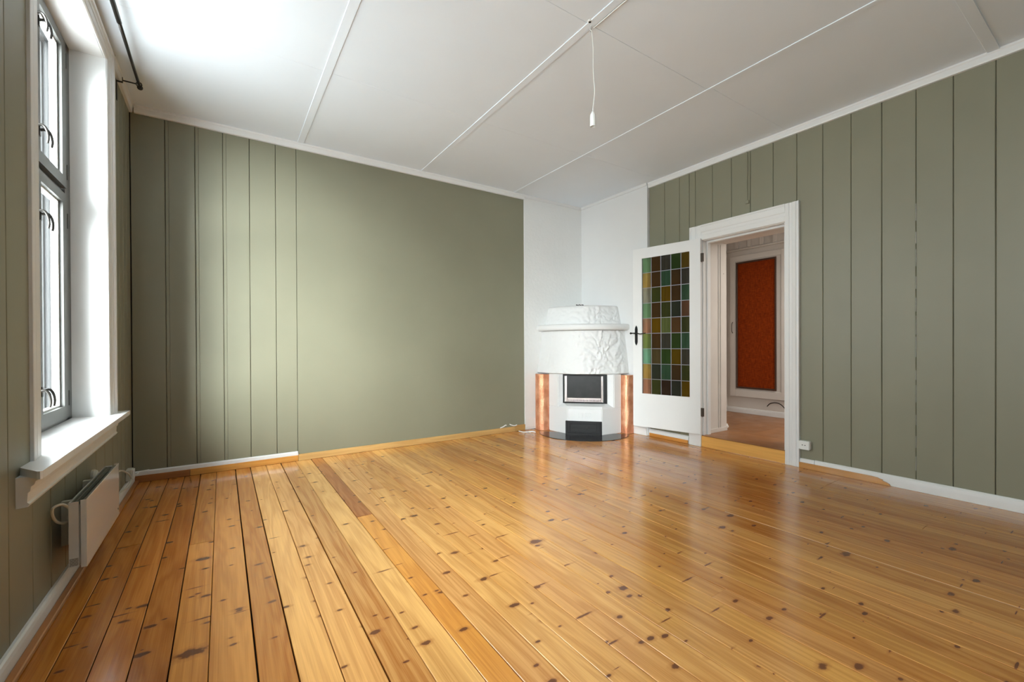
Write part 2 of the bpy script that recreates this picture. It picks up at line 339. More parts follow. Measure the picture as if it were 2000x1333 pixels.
# ------------------------------------------------------------------ floor
floor = tag(obj('floor', B((XL-.02, XR+.01, YF, YB+.02, -.08, -.028)), M_gap), 'glossy orange varnished pine plank floor with dark gaps', 'floor', kind='structure')
seams = [-.61, -.49, -.379, -.269, -.159, -.046, .092, .205, .328, .451, .575, .711, .810, .933, 1.048, 1.170, 1.291, 1.407, 1.519, 1.639, 1.757, 1.870, 1.981, 2.097, 2.217,
         2.330, 2.450, 2.570, 2.743, 2.862, 2.975, 3.092, 3.205, 3.320, 3.433, 3.537, 3.650, 3.760, 3.875, 3.985, 4.095, 4.205, 4.298]
gapw = {3: .0035, 5: .0022, 6: .0060, 7: .0055, 8: .0034, 9: .0065, 10: .0026, 11: .0045, 12: .0038, 14: .003, 15: .004, 16: .0032, 4: .0045, 2: .0035}
knots = [(-0.257,2.916,0.021),(-0.09,2.788,0.042),(-0.117,2.392,0.014),(-0.097,2.408,0.014),(-0.333,2.436,0.014),(-0.286,2.426,0.028),(-0.2,2.258,0.014),(-0.245,2.23,0.028),(-0.1,1.955,0.055),(-0.251,2.045,0.035),(-0.003,2.281,0.014),(0.029,1.921,0.014),(0.05,2.169,0.021),(0.171,2.148,0.021),(0.171,2.385,0.021),(0.157,1.878,0.014),(0.185,3.079,0.021),(0.365,2.495,0.021),(0.405,2.165,0.014),(0.4,1.92,0.014),(0.509,1.8,0.014),(0.544,1.756,0.014),(0.479,1.694,0.028),(0.524,1.475,0.014),(0.527,2.197,0.014),(0.734,1.998,0.014),(0.736,1.826,0.014),(0.792,1.827,0.014),(1.019,2.106,0.028),(1.14,3.212,0.021),(1.023,2.713,0.035),(1.093,2.508,0.021),(1.154,2.774,0.014),(0.952,3.167,0.021),(1.447,1.966,0.049),(1.50,1.367,0.035),(1.472,1.307,0.021),(1.012,1.791,0.028),(1.017,1.537,0.028),(1.153,1.907,0.021),(0.965,1.298,0.014),(1.38,1.051,0.021),(2.70,1.558,0.042),(2.70,0.931,0.042),(2.485,1.483,0.035),(1.695,0.651,0.028),(1.792,0.579,0.028),(1.62,0.857,0.014),(2.17,0.681,0.021),(3.232,0.632,0.035),(2.644,0.522,0.028),(1.71,2.156,0.028),(2.402,1.866,0.021),(2.18,2.409,0.028),(3.07,0.862,0.028),(2.89,0.485,0.028),(3.34,1.408,0.028),(-0.39,3.888,0.035),(-0.45,4.097,0.021),(-0.471,3.443,0.021),(-0.431,2.803,0.014),(-0.425,2.212,0.014),(-0.255,3.13,0.028),(-0.25,3.803,0.021),(-0.103,3.577,0.021)]
edge = {}
def edge_dx(i, y):   # slow wander of each joint, shared by the two boards that meet there
    if i == 0 or i == len(seams)-1: return 0
    return .0022*noise.noise(Vector((i*7.3, y*.8, 0)))+.0006*noise.noise(Vector((i*3.1, y*9, 5)))
def board(i, y0, y1, tint):
    nseg = max(3, int((y1-y0)/.22)); bm = bmesh.new(); rows = []
    gl = gapw.get(i, .0032)/2; gr = gapw.get(i+1, .0032)/2
    if i == 0: gl = 0
    if i+1 == 28: gr = .007
    dz = R.uniform(-.0009, .0006); tilt = R.uniform(-.0006, .0006)
    for k in range(nseg+1):
        y = y0+.0008+(y1-y0-.0016)*k/nseg; xl = seams[i]+gl+edge_dx(i, y); xr = seams[i+1]-gr+edge_dx(i+1, y); ch = .0014
        rows.append([bm.verts.new(v) for v in ((xl, y, -.027), (xl, y, dz-tilt-ch), (xl+ch, y, dz-tilt), (xr-ch, y, dz+tilt), (xr, y, dz+tilt-ch), (xr, y, -.027))])
    for a, b in zip(rows, rows[1:]):
        for k in range(5): bm.faces.new((a[k], a[k+1], b[k+1], b[k]))
    bm.faces.new(rows[0]); bm.faces.new(rows[-1][::-1])
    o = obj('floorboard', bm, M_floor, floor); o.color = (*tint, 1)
    kk = [q for q in knots if seams[i] <= q[0] < seams[i+1] and y0 <= q[1] < y1]
    kk.sort(key=lambda q: -q[2])
    for n_, q in enumerate(kk[:6]): o['k%d' % n_] = [q[0], q[1], q[2]*.82]
butts = {1: [3.2], 2: [.3], 4: [3.02], 8: [.4], 11: [2.9], 13: [3.37], 17: [2.5, -.2], 20: [1.1], 23: [3.0], 26: [.1], 29: [1.9], 31: [3.3], 34: [.8], 36: [2.4], 38: [1.47], 39: [1.47], 40: [1.47], 41: [.4]}
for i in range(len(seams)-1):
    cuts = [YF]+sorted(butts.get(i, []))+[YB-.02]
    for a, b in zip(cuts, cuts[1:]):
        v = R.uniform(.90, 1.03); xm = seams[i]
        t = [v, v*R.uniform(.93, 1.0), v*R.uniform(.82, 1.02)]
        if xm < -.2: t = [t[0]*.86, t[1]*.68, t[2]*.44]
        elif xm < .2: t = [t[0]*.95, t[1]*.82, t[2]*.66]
        elif xm < 1.6 and i != 11: t = [1.14*t[0], 1.25*t[1], 1.62*t[2]]  # centre boards paler and creamier: window glare put into their tint
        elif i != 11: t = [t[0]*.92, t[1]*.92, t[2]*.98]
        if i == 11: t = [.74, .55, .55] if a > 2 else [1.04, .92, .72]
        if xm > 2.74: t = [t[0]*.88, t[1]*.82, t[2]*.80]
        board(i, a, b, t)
obj('gap_filler_strip', B((2.7375, 2.7485, YF, 1.62, -.026, -.0025)), M_lightstrip, floor)['label'] = 'pale wooden filler strip in the wide gap'

# ------------------------------------------------------------------ walls
W1 = (2.53, 3.765); W2 = (-.445, .845); WZ = (.640, 2.935); T = .32
def wall_cut(name, fixed, horiz, zr, holes, mat, axis):
    """solid wall slab with rectangular holes; fixed=(a0,a1) thickness range"""
    bm = bmesh.new(); y = horiz[0]
    def bx(a, b, z0, z1):
        if axis == 'X': B((fixed[0], fixed[1], a, b, z0, z1), bm=bm)
        else: B((a, b, fixed[0], fixed[1], z0, z1), bm=bm)
    for (h0, h1, z0, z1) in holes:
        bx(y, h0, *zr)
        if z0 > zr[0]: bx(h0, h1, zr[0], z0)
        if z1 < zr[1]: bx(h0, h1, z1, zr[1])
        y = h1
    bx(y, horiz[1], *zr)
    return obj(name, bm, mat)
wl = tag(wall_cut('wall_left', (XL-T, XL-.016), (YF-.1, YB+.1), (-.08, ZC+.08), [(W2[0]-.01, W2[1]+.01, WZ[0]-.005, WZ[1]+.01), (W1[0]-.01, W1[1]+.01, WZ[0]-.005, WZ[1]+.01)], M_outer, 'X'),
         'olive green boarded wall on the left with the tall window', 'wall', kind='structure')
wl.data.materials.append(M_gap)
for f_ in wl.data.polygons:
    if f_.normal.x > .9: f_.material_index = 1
wb = tag(obj('wall_back', B((XL-.016, XR+.3, YB+.016, YB+.3, -.08, ZC+.08)), M_gap), 'olive green far wall, boarded at left and smooth at right', 'wall', kind='structure')
DY = (1.945, 2.785); DZ = 2.222
wr = tag(wall_cut('wall_right', (XR+.016, 4.75), (YF-.1, YB+.016), (-.08, ZC+.08), [(DY[0]-.015, DY[1]+.02, -.08, DZ+.03)], M_gap, 'X'),
         'olive green boarded wall on the right around the doorway', 'wall', kind='structure')
FW = (.95, 2.85)
wf = tag(wall_cut('wall_front', (YF-.35, YF), (XL-.016, XR+.3), (-.08, ZC+.08), [], M_green, 'Y'),
         'olive green wall behind the photographer', 'wall', kind='structure')

def vboard(parent, f, a0, a1, z0, z1, bead=False, mat=None, wob=0.0, name='wall_board'):
    """upright board: across from a0 to a1, front face depth 0, f(a, depth, z) -> world (depth positive into the room)"""
    g, v = .0013, .0035
    prof = [(a0+g, -.015), (a0+g, -.004), (a0+g+v, 0)]
    if bead: prof += [(a0+.022, 0), (a0+.024, -.0028), (a0+.026, 0)]
    prof += [(a1-g-v, 0), (a1-g, -.004), (a1-g, -.015)]
    bm = bmesh.new(); nz = 7; rows = []
    dd = R.uniform(-.0008, .0008)
    for k in range(nz+1):
        z = z0+(z1-z0)*k/nz; w = wob*noise.noise(Vector((a0*9, z*1.4, 1)))
        rows.append([bm.verts.new(f(a+w*(1 if j < 3 else .0), d+(dd if d > -.01 else 0), z)) for j, (a, d) in enumerate(prof)])
    n = len(prof)
    for a, b in zip(rows, rows[1:]):
        for j in range(n): bm.faces.new((a[j], a[(j+1) % n], b[(j+1) % n], b[j]))
    bm.faces.new(rows[0][::-1]); bm.faces.new(rows[-1])
    return obj(name, bm, mat or M_green, parent)
fL = lambda a, d, z: (XL+d, a, z)
fR = lambda a, d, z: (XR-d, a, z)
fB = lambda a, d, z: (a, YB-d, z)
ls = [-1.6, -1.38, -1.16, -.95, -.73, -.52, -.30, -.09, .12, .33, .54, .75, .96, 1.17, 1.38, 1.59, 1.79, 2.0, 2.212, 2.44, 2.655, 2.857, 3.045, 3.25, 3.465, 3.69, 3.93, 4.08, 4.22, 4.36, 4.50, 4.667]
for a, b in zip(ls, ls[1:]):
    pieces = [(a, b, 0, ZC)]
    for w0, w1 in (W1, W2):
        w0 -= .09; w1 += .13
        new = []
        for (p, q, z0, z1) in pieces:
            if q <= w0 or p >= w1 or z1 < 1: new.append((p, q, z0, z1)); continue
            if p < w0: new.append((p, w0, z0, z1))
            if q > w1: new.append((w1, q, z0, z1))
            new.append((max(p, w0), min(q, w1), 0, .62))
        pieces = new
    for (p, q, z0, z1) in pieces:
        if q-p > .012: vboard(wl, fL, p, q, z0, z1, wob=.002)
bs = [-.607, -.388, -.185, .014, .215, .424, .60]
for i, (a, b) in enumerate(zip(bs, bs[1:])): vboard(wb, fB, a, b, 0, ZC, bead=i in (1, 2, 3), wob=.002)
# large smooth sheet
obj('wall_panel', B((.6006, 3.265, YB-.0005, YB+.015, 0, ZC), bevel=.001), M_greenflat, wb)
obj('plaster_panel', B((3.268, XR, YP, YB+.016, 0, ZC), bevel=.002), M_plaster, wb)['label'] = 'rough white plaster field in the corner'
obj('edge_strip', B((3.262, 3.276, YP-.004, YP+.006, .09, ZC-.03)), M_white, wb)['label'] = 'narrow white wooden edge strip'
rs = [-1.6, -1.4, -1.19, -.99, -.79, -.58, -.38, -.18, .02, .22, .425, .631, .836, 1.037, 1.241, 1.443, 1.647, 1.853, 2.056, 2.269, 2.461, 2.668, 2.87, 2.945, 3.07, 3.27, 3.490]
CO = (1.825, 2.925); CZ = 2.385
for i, (a, b) in enumerate(zip(rs, rs[1:])):
    bead = rs[i] in (1.037, .631, .836, 1.443)
    if b <= CO[0]+.04 or a >= CO[1]-.01: vboard(wr, fR, a, b, 0, ZC, bead=False, wob=.002)
    else: vboard(wr, fR, a, b, CZ-.1, ZC, wob=.002)
    # a bead runs beside some joints, towards the camera side
obj('paint_chipped_joint', B(*[(XR-.0003, XR+.004, 1.0363, 1.0363+R.uniform(.0010, .0018), z_, z_+R.uniform(.05, .16)) for z_ in [.15+.17*k for k in range(12)]]), M_white, wr)['label'] = 'joint where the green paint has chipped to white'
obj('plaster_panel', B((XC, XR+.016, 3.492, YP, 0, ZC), bevel=.003), M_plaster2, wr)['label'] = 'smooth white plaster field in the corner'

# ------------------------------------------------------------------ ceiling
ce = tag(obj('ceiling', B((XL-.02, XR+.1, YF-.02, YB+.02, ZC+.008, ZC+.08)), M_ceil), 'white panelled ceiling with thin battens', 'ceiling', kind='structure')
cx = [XL, .635, 1.874, 3.107, XR]; cy = [YF, -.685, .6375, 1.962, 3.340, YB]
for i in range(4):
    for j in range(5):
        a0, a1, b0, b1 = cx[i], cx[i+1], cy[j], cy[j+1]
        h = R.uniform(0, .0012)
        obj('ceiling_panel', B((a0+.001, a1-.001, b0+.0007, b1-.0007, ZC+h, ZC+.0085), bevel=.0012), M_ceil, ce)
for x, w in ((.635, .056), (1.874, .052), (3.107, .036)):
    obj('ceiling_batten', B((x-w/2, x+w/2, YF, YB, ZC-.005, ZC+.001), bevel=.0015), M_ceil, ce)
obj('ceiling_batten', B((3.125, XR, .6375-.03, .6375+.03, ZC-.009, ZC+.001), bevel=.0015), M_ceil, ce)
obj('ceiling_batten', B((3.125, XR-.02, 1.962-.03, 1.962+.03, ZC-.0015, ZC+.001), bevel=.0006), M_ceil, ce)

# crown mouldings
crown = [(0, 0), (.030, 0), (.030, -.012), (.024, -.020), (.022, -.050), (.018, -.060), (0, -.062)]
def ctrim(name, f, a0, a1, label, prof=crown, mat=None):
    return tag(obj(name, extrude(prof, a0, a1, f), mat or M_white), label, 'trim', kind='structure')
ctrim('trim_1', lambda a, p, q: (a, YB-p, ZC+q), XL+.03, 3.262, 'white ceiling moulding along the far green wall')
ctrim('trim_2', lambda a, p, q: (XR-p, a, ZC+q), YF, 3.490, 'white ceiling moulding along the right green wall')
ctrim('trim_3', lambda a, p, q: (XL+p, a, ZC+q), 3.925, YB, 'short white ceiling moulding between window and far corner')
small = [(0, 0), (.016, 0), (.012, -.03), (0, -.036)]
ctrim('trim_4', lambda a, p, q: (a, YP-p, ZC+q), 3.266, XC, 'thin white moulding above the plaster left of the corner', small, M_plaster2)
ctrim('trim_5', lambda a, p, q: (XC-p, a, ZC+q), 3.492, YP-.016, 'thin white moulding above the plaster right of the corner', small, M_plaster2)
ctrim('trim_6', lambda a, p, q: (XL+p, a, ZC+q), W2[1]+.14, W1[0]-.12, 'white ceiling moulding between the two left windows')

# baseboards
qr = [(0, .082), (.010, .082), (.016, .076), (.019, .060), (.019, .0), (0, 0)]
bb = empty('baseboard_back'); tag(bb, 'low far-wall baseboard, pine strip topped by white moulding at left', 'baseboard', kind='structure')
obj('white_moulding', extrude([(0, .090), (.008, .090), (.016, .083), (.016, .055), (0, .055)], XL+.02, .60, lambda a, p, q: (a, YB-p, q)), M_white, bb)
o = obj('wood_strip', B((XL+.02, -.235, YB-.022, YB, .001, .0545), bevel=.002), M_pine, bb); o.color = (.55, .42, .38, 1); o['label'] = 'dark brown stained strip'
o = obj('wood_strip', B((-.233, .60, YB-.022, YB, .001, .0545), bevel=.002), M_pine, bb); o.color = (1.0, .95, .7, 1); o['label'] = 'orange pine strip'
o = obj('wood_strip', B((.602, 3.10, YB-.022, YB-.002, .001, .062), bevel=.002), M_pine, bb); o.color = (.85, 1.0, 1.15, 1); o['label'] = 'pale raw pine strip'
o = obj('wood_strip', B((3.102, 3.262, YB-.024, YB-.002, .001, .075), bevel=.004), M_pine, bb); o.color = (.7, .8, .85, 1); o['label'] = 'scruffy short end piece'
bl = empty('baseboard_left'); tag(bl, 'white low baseboard with stained strip along the window wall', 'baseboard', kind='structure')
obj('white_moulding', extrude(qr, YF, YB-.024, lambda a, p, q: (XL+p, a, q*.92)), M_whiteworn, bl)
o = obj('wood_strip', B((XL+.019, XL+.046, YF, YB-.024, .001, .022), bevel=.004), M_pineY, bl); o.color = (.50, .36, .28, 1)
br = empty('baseboard_right'); tag(br, 'white baseboard along the right wall with pine strip', 'baseboard', kind='structure')
obj('white_moulding', extrude([(0, .083), (.008, .083), (.018, .072), (.020, .05), (.020, 0), (0, 0)], YF, 1.705, lambda a, p, q: (XR-p, a, q)), M_white, br)
obj('white_moulding', extrude([(0, .080), (.008, .080), (.018, .070), (.020, .05), (.020, 0), (0, 0)], 1.708, CO[0]-.002, lambda a, p, q: (XR-p, a, q)), M_white, br)
obj('white_moulding', extrude([(0, .085), (.008, .085), (.018, .074), (.020, .05), (.020, 0), (0, 0)], CO[1]+.022, 3.488, lambda a, p, q: (XR-p, a, q)), M_white, br)
# broken pine strip in front of it
pts = [(CO[0]-.004, 0), (CO[0]-.004, .048), (1.30, .050), (1.262, .047), (1.245, .040), (1.225, .036), (1.232, .029), (1.205, .022), (1.186, .012), (1.180, 0)]
bm = extrude([(y, z) for y, z in pts], XR-.036, XR-.0205, lambda a, p, q: (a, p, q+.001))
o = obj('wood_strip', bm, M_pineY, br); o.color = (.72, .68, .66, 1); o['label'] = 'pine strip with a broken end'
o = obj('wood_strip', B((XR-.034, XR-.0205, CO[1]+.024, 3.475, .001, .040), bevel=.003), M_pineY, br); o.color = (.85, .72, .55, 1)
obj('baseboard_block', B((XC-.018, XC-.0005, 3.50, 3.70, .0, .088), (XC-.012, XC-.0005, 3.50, 3.70, .088, .12), bevel=.002), M_white, br)['label'] = 'white plinth under the smooth plaster'
obj('baseboard_block', B((3.27, 3.60, YP-.014, YP-.0005, .03, .15), (3.27, 3.60, YP-.010, YP-.0005, .15, .155), bevel=.003), M_whiteworn, bb)['label'] = 'white plinth under the rough plaster'

# ------------------------------------------------------------------ windows
def window(name, Y0, Y1, label, full=True):
    w = empty(name, (XL, (Y0+Y1)/2, .66)); tag(w, label, 'window', kind='structure')
    w.location = (0, 0, 0)
    z0, z1 = .665, 2.935; XF = -.770   # inner face of the fixed frame
    # reveal lining: two sides and head
    for y, s in ((Y0, -1), (Y1, 1)):
        obj('reveal_board', B((XF-.005, XL-.0005, min(y, y+s*.012), max(y, y+s*.012), z0, z1)), M_white, w)
    obj('reveal_board', B((XF-.005, XL-.0005, Y0, Y1, z1, z1+.012)), M_white, w)
    # casing with moulded profile; outer edge is the thicker back band
    def casing(wd): return [(0, .0), (0, .006), (.006, .012), (.012, .008), (.016, .014), (wd*.50, .018), (wd*.55, .014), (wd*.62, .020), (wd-.022, .022), (wd-.018, .031), (wd-.004, .033), (wd, .028), (wd, 0)]
    wn, wf_ = .110, .128
    obj('casing', extrude([(p, q*(.32)+.0015 if q else 0) for p, q in casing(wn)], z0, z1+.09, lambda a, p, q: (XL+q, Y0-p, a)), M_white, w)
    obj('casing', extrude(casing(wf_), z0, z1+.09, lambda a, p, q: (XL+q, Y1+p, a)), M_white, w)
    obj('casing', extrude(casing(.092), Y0-wn, Y1+wf_, lambda a, p, q: (XL+q+.0012, a, z1+p)), M_white, w)
    # sill board and apron
    sb = B((XF+.0, XL+.083, Y0+.0005, Y1-.0005, z0-.028, z0), bevel=0)
    prism([(XL+.0005, Y0+.0005), (XL+.0005, Y0-.215), (XL+.068, Y0-.318), (XL+.078, Y0-.325), (XL+.083, Y0-.318), (XL+.083, Y0+.0005)], z0-.028, z0, bm=sb)
    B((XL+.0005, XL+.083, Y1-.0005, Y1+.215, z0-.028, z0), bm=sb)
    bmesh.ops.remove_doubles(sb, verts=sb.verts[:], dist=.0001)
    obj('sill', sb, M_sill, w)
    ap = [(0, 0), (.060, 0), (.060, -.012), (.050, -.018), (.046, -.030), (.038, -.036), (.036, -.052), (.030, -.058), (.028, -.092), (.034, -.098), (.030, -.108), (0, -.110)]
    obj('apron', extrude(ap, Y0-.255, Y1+.10, lambda a, p, q: (XL+p, a, z0-.0285+q)), M_white, w)
    # fixed frame, transom, mullion
    ym = (Y0+Y1)/2; zt = 2.02
    obj('frame', B((XF-.055, XF, Y0, Y0+.045, z0, z1), (XF-.055, XF, Y1-.110, Y1, z0, z1), (XF-.055, XF, Y0+.045, Y1-.045, z1-.045, z1), (XF-.055, XF, Y0+.045, Y1-.045, z0-.0, z0+.018),
                   (XF-.055, XF-.012, Y0+.045, Y1-.045, zt-.016, zt+.018), (XF-.055, XF-.004, ym-.012, ym+.012, z0+.018, z1-.045)), M_gray, w)
    for lower in (True, False):
        za, zb = (z0+.020, zt-.018) if lower else (zt+.020, z1-.030)
        for side in (0, 1):
            ya, yb = (Y0+.035, ym-.003) if side == 0 else (ym+.003, Y1-.125)
            dx = .012; sl_, sr_ = (.05, .045) if side == 0 else (.045, .078); rb = .072 if lower else .062
            s = obj('sash', B((XF-.036, XF+dx, ya, ya+sl_, za, zb), (XF-.036, XF+dx, yb-sr_, yb, za, zb), (XF-.036, XF+dx, ya+sl_, yb-sr_, za, za+rb), (XF-.036, XF+dx, ya+sl_, yb-sr_, zb-.055, zb)), M_gray, w)
            # white glazing rebate set back towards the pane
            gi = .016
            obj('glazing_bead', B((XF-.034, XF-.006, ya+sl_, ya+sl_+gi, za+rb, zb-.055), (XF-.034, XF-.006, yb-sr_-gi, yb-sr_, za+rb, zb-.055),
                                  (XF-.034, XF-.006, ya+sl_+gi, yb-sr_-gi, za+rb, za+rb+gi*.6), (XF-.034, XF-.006, ya+sl_+gi, yb-sr_-gi, zb-.055-gi*.6, zb-.055)), M_white, s)
            obj('window_pane', B((XF-.026, XF-.022, ya+sl_+.01, yb-sr_-.01, za+rb+.005, zb-.06)), M_glass, s)
            # pull handles on the meeting stile
            hy = ym+(.032 if side else -.032); xf = XF+dx
            for hz in ((1.74, .845) if lower else (2.72, 2.165)):
                path = smooth_path([(xf-.002, hy, hz+.035), (xf+.026, hy, hz+.040), (xf+.040, hy, hz+.020), (xf+.046, hy, hz-.015), (xf+.043, hy, hz-.045)], 5)
                hb = tube(path, .005, 8, radii=[.0075-.0030*k/len(path) for k in range(len(path))])
                B((xf-.001, xf+.004, hy-.009, hy+.009, hz+.005, hz+.055), bm=hb)
                obj('handle', hb, M_rod, s, smooth=False)
    # stepped outer reveal seen through the panes
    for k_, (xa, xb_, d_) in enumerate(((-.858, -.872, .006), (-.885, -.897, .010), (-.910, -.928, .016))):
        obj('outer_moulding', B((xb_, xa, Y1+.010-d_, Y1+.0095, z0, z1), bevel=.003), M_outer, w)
    # hinge leaves on the right stile
    for hz in (.80, 1.85, 2.14, 2.80):
        obj('hinge', B((XF-.001, XF+.016, Y1-.122, Y1-.112, hz-.045, hz+.045), bevel=.002), M_gray, w)
    return w
window('window_1', *W1, 'tall window with dark grey sashes and deep white reveal above the heater')
window('window_2', *W2, 'tall window with dark grey sashes beside the photographer, out of frame')
# outer reveals beyond the sashes are the wall itself
# ------------------------------------------------------------------ doorway and door
df = empty('trim_7'); tag(df, 'white moulded casing and deep panelled lining of the doorway', 'door frame', kind='structure')
XF_ = XR-.030
def dcas(w): return [(0, 0), (0, .022), (.004, .026), (w*.30, .026), (w*.34, .022), (w*.50, .022), (w*.54, .026), (w-.026, .030), (w-.022, .025), (w-.014, .030), (w, .030), (w, 0)]
obj('casing', extrude(dcas(.120), 0, CZ, lambda a, p, q: (XR-q, DY[0]-p, a)), M_white, df)
obj('casing', extrude(dcas(.140), .135, CZ-.0, lambda a, p, q: (XR-q, DY[1]+p, a)), M_white, df)
obj('casing', extrude(dcas(.163), DY[0]-.004, DY[1]+.004, lambda a, p, q: (XR-q-.0008, a, DZ+p)), M_white, df)
obj('casing_block', B((XR-.034, XR, DY[1]+.003, DY[1]+.148, 0, .133), bevel=.002), M_white, df)['label'] = 'plain white block at the foot of the casing'
# jambs and lining (left side is the one in view)
FZ = .125
obj('door_jamb', B((XR-.004, 4.352, DY[1]-.012, DY[1]+.018, FZ, DZ), (4.352, 4.40, DY[1]-.030, DY[1]+.018, FZ, DZ)), M_white, df)
obj('door_jamb', B((XR-.004, 4.352, DY[0]-.018, DY[0]+.012, FZ, DZ), (4.352, 4.40, DY[0]-.018, DY[0]+.030, FZ, DZ)), M_white, df)
obj('door_jamb', B((XR-.004, 4.345, DY[0], DY[1], DZ-.004, DZ+.026), (4.352, 4.40, DY[0]+.030, DY[1]-.030, DZ-.022, DZ+.026)), M_white, df)
for y, s in ((DY[1], 1), (DY[0], -1)):
    y1, y2 = y+s*.0, y+s*.018
    obj('lining_board', B((4.401, 4.755, min(y1, y2), max(y1, y2), FZ, DZ+.05)), M_lining, df)
    t = y-s*.008
    lb = B((4.402, 4.432, min(t, y), max(t, y), FZ+.0, DZ), (4.590, 4.610, min(t, y), max(t, y), FZ+.045, DZ-.01), (4.630, 4.640, min(t, y), max(t, y), FZ+.045, DZ-.01), (4.402, 4.757, min(t, y)-.002, max(t, y)-.0005, FZ, FZ+.045), bevel=.002)
    obj('lining_moulding', lb, M_lining, df)
for x, z in ((4.615, 2.00), (4.70, 1.90)):
    obj('nail_hole', lathe([(.004, 0), (.004, .0015)], (x, DY[1]-.0015, z), 'Y', 8), M_black, df)
obj('lining_board', B((4.401, 4.755, DY[0], DY[1], DZ+.02, DZ+.048)), M_lining, df)
o = tag(obj('door_step', B((XR-.022, XR+.006, DY[0]+.001, DY[1]+.004, .001, FZ-.006), bevel=.003), M_pineY), 'unpainted pine riser board under the doorway', 'step', kind='structure')
o.color = (1.05, 1.08, .95, 1)
th = tag(obj('threshold', B((XR-.026, 4.76, DY[0]+.001, DY[1]-.001, FZ-.006, FZ+.0), bevel=.0015), M_hall), 'brown wooden threshold in the doorway', 'threshold', kind='structure')

# leaf: local frame a (hinge -> free edge), n (thickness, to the room), z
H0 = Vector((4.235, 2.77, 0)); A_ = Vector((-.160, .785, 0)).normalized(); N_ = Vector((-A_.y, A_.x, 0))
if N_.dot(-H0) < 0: N_ = -N_
def fd(a, n, z): return tuple(H0+A_*a+N_*n+Vector((0, 0, z)))
def DB(*boxes, bevel=0):
    bm = B(*boxes, bevel=bevel)
    for v in bm.verts: v.co = Vector(fd(v.co.x, v.co.y, v.co.z))
    return bm
door = empty('door_1'); tag(door, 'white door with leaded coloured glass, opened flat towards the fireplace', 'door', kind='structure')
G0, G1, GB, GT = .112, .690, .523, 2.122; LB, LT, LW = .138, 2.236, .80
obj('stile', DB((0, G0, -.038, 0, LB, LT)), M_white, door); obj('stile', DB((G1, LW, -.038, 0, LB, LT)), M_white, door)
obj('rail', DB((G0, G1, -.038, 0, LB, GB)), M_white, door); obj('rail', DB((G0, G1, -.038, 0, GT, LT)), M_white, door)
obj('glazing_moulding', DB((G0, G0+.006, -.010, -.001, GB, GT), (G1-.006, G1, -.010, -.001, GB, GT), (G0+.006, G1-.006, -.010, -.001, GB, GB+.006), (G0+.006, G1-.006, -.010, -.001, GT-.006, GT)), M_white, door)
cols = [G0, .218, .335, .454, .572, G1]; rows = [GT-(GT-GB)*i/9 for i in range(10)]
mint, teal, lime, green, olive = (.56, .80, .55), (.26, .50, .33), (.60, .70, .32), (.22, .38, .11), (.30, .34, .11)
gold, amber, brown, pink, grey, dgrey, plum, pale = (.60, .40, .03), (.93, .74, .34), (.38, .22, .09), (.88, .60, .44), (.34, .32, .27), (.22, .25, .19), (.24, .13, .08), (.80, .78, .68)
# listed from the free edge (left in view) to the hinge
GL = [[mint, brown, grey, green, gold], [amber, brown, teal, brown, grey], [pale, olive, gold, brown, teal], [mint, brown, olive, dgrey, (.62, .36, .22)], [pink, gold, lime, (.55, .32, .15), olive],
      [lime, brown, grey, green, teal], [(.60, .90, .74), (.48, .36, .18), green, gold, grey], [amber, dgrey, teal, brown, olive], [pink, olive, plum, dgrey, gold]]
for r_ in range(9):
    for c_ in range(5):
        a1, a0 = cols[5-c_], cols[4-c_]; zt_, zb_ = rows[r_], rows[r_+1]
        o = obj('glass_pane', DB((a0+.001, a1-.001, -.021, -.017, zb_+.001, zt_-.001)), M_stain, door); o.color = (*[v**.8 for v in GL[r_][c_]], 1)
for c_ in range(1, 5): obj('lead_came', DB((cols[c_]-.0035, cols[c_]+.0035, -.024, -.014, GB, GT), bevel=.0012), M_lead, door)
for r_ in range(1, 9): obj('lead_came', DB((G0+.004, G1-.004, -.0245, -.0135, rows[r_]-.003, rows[r_]+.003), bevel=.0012), M_lead, door)
obj('lead_came', DB((G0+.001, G0+.007, -.024, -.013, GB, GT), (G1-.007, G1-.001, -.024, -.013, GB, GT)), M_lead, door)
sd_ = bmesh.new()
for c_ in range(1, 5):
    for r_ in range(1, 9):
        p_ = Vector(fd(cols[c_], -.012, rows[r_])); bmesh.ops.create_icosphere(sd_, subdivisions=1, radius=.0055, matrix=Matrix.Translation(p_))
tag(obj('solder_joint', sd_, M_lead, door), kind='stuff')
# handle: pointed back plate, knuckle, lever
pl = [(-.017, -.075), (-.012, -.098), (0, -.118), (.012, -.098), (.017, -.075), (.017, .075), (.012, .098), (0, .118), (-.012, .098), (-.017, .075)]
hd = obj('door_handle', extrude(pl, 0.0005, .006, lambda a, p, q: fd(.756+p, a, 1.212+q)), M_black, door); hd['label'] = 'black iron handle plate'
bm = tube([fd(.756, .004, 1.238), fd(.756, .045, 1.238)], .008, 10)
tube(smooth_path([fd(.800, .045, 1.238), fd(.756, .046, 1.238), fd(.715, .050, 1.236), fd(.680, .052, 1.228), fd(.640, .052, 1.232), fd(.610, .052, 1.236)], 4), .006, 8, bm=bm,
     radii=[.009, .008, .007, .0065]+[.006]*8+[.0055]*9)
bmesh.ops.create_icosphere(bm, subdivisions=2, radius=.0125, matrix=Matrix.Translation(Vector(fd(.805, .045, 1.238))))
obj('lever', bm, M_black, hd, smooth=True)
for z in (2.03, .378):
    hb = DB((-.034, -.002, -.012, .003, z-.045, z+.045), bevel=.002)
    tube([fd(-.017, .004, z-.045), fd(-.017, .004, z+.045)], .006, 8, bm=hb)
    tube([fd(-.017, .004, z-.052), fd(-.017, .004, z-.045)], .004, 8, bm=hb)
    obj('hinge', hb, M_hinge, door)

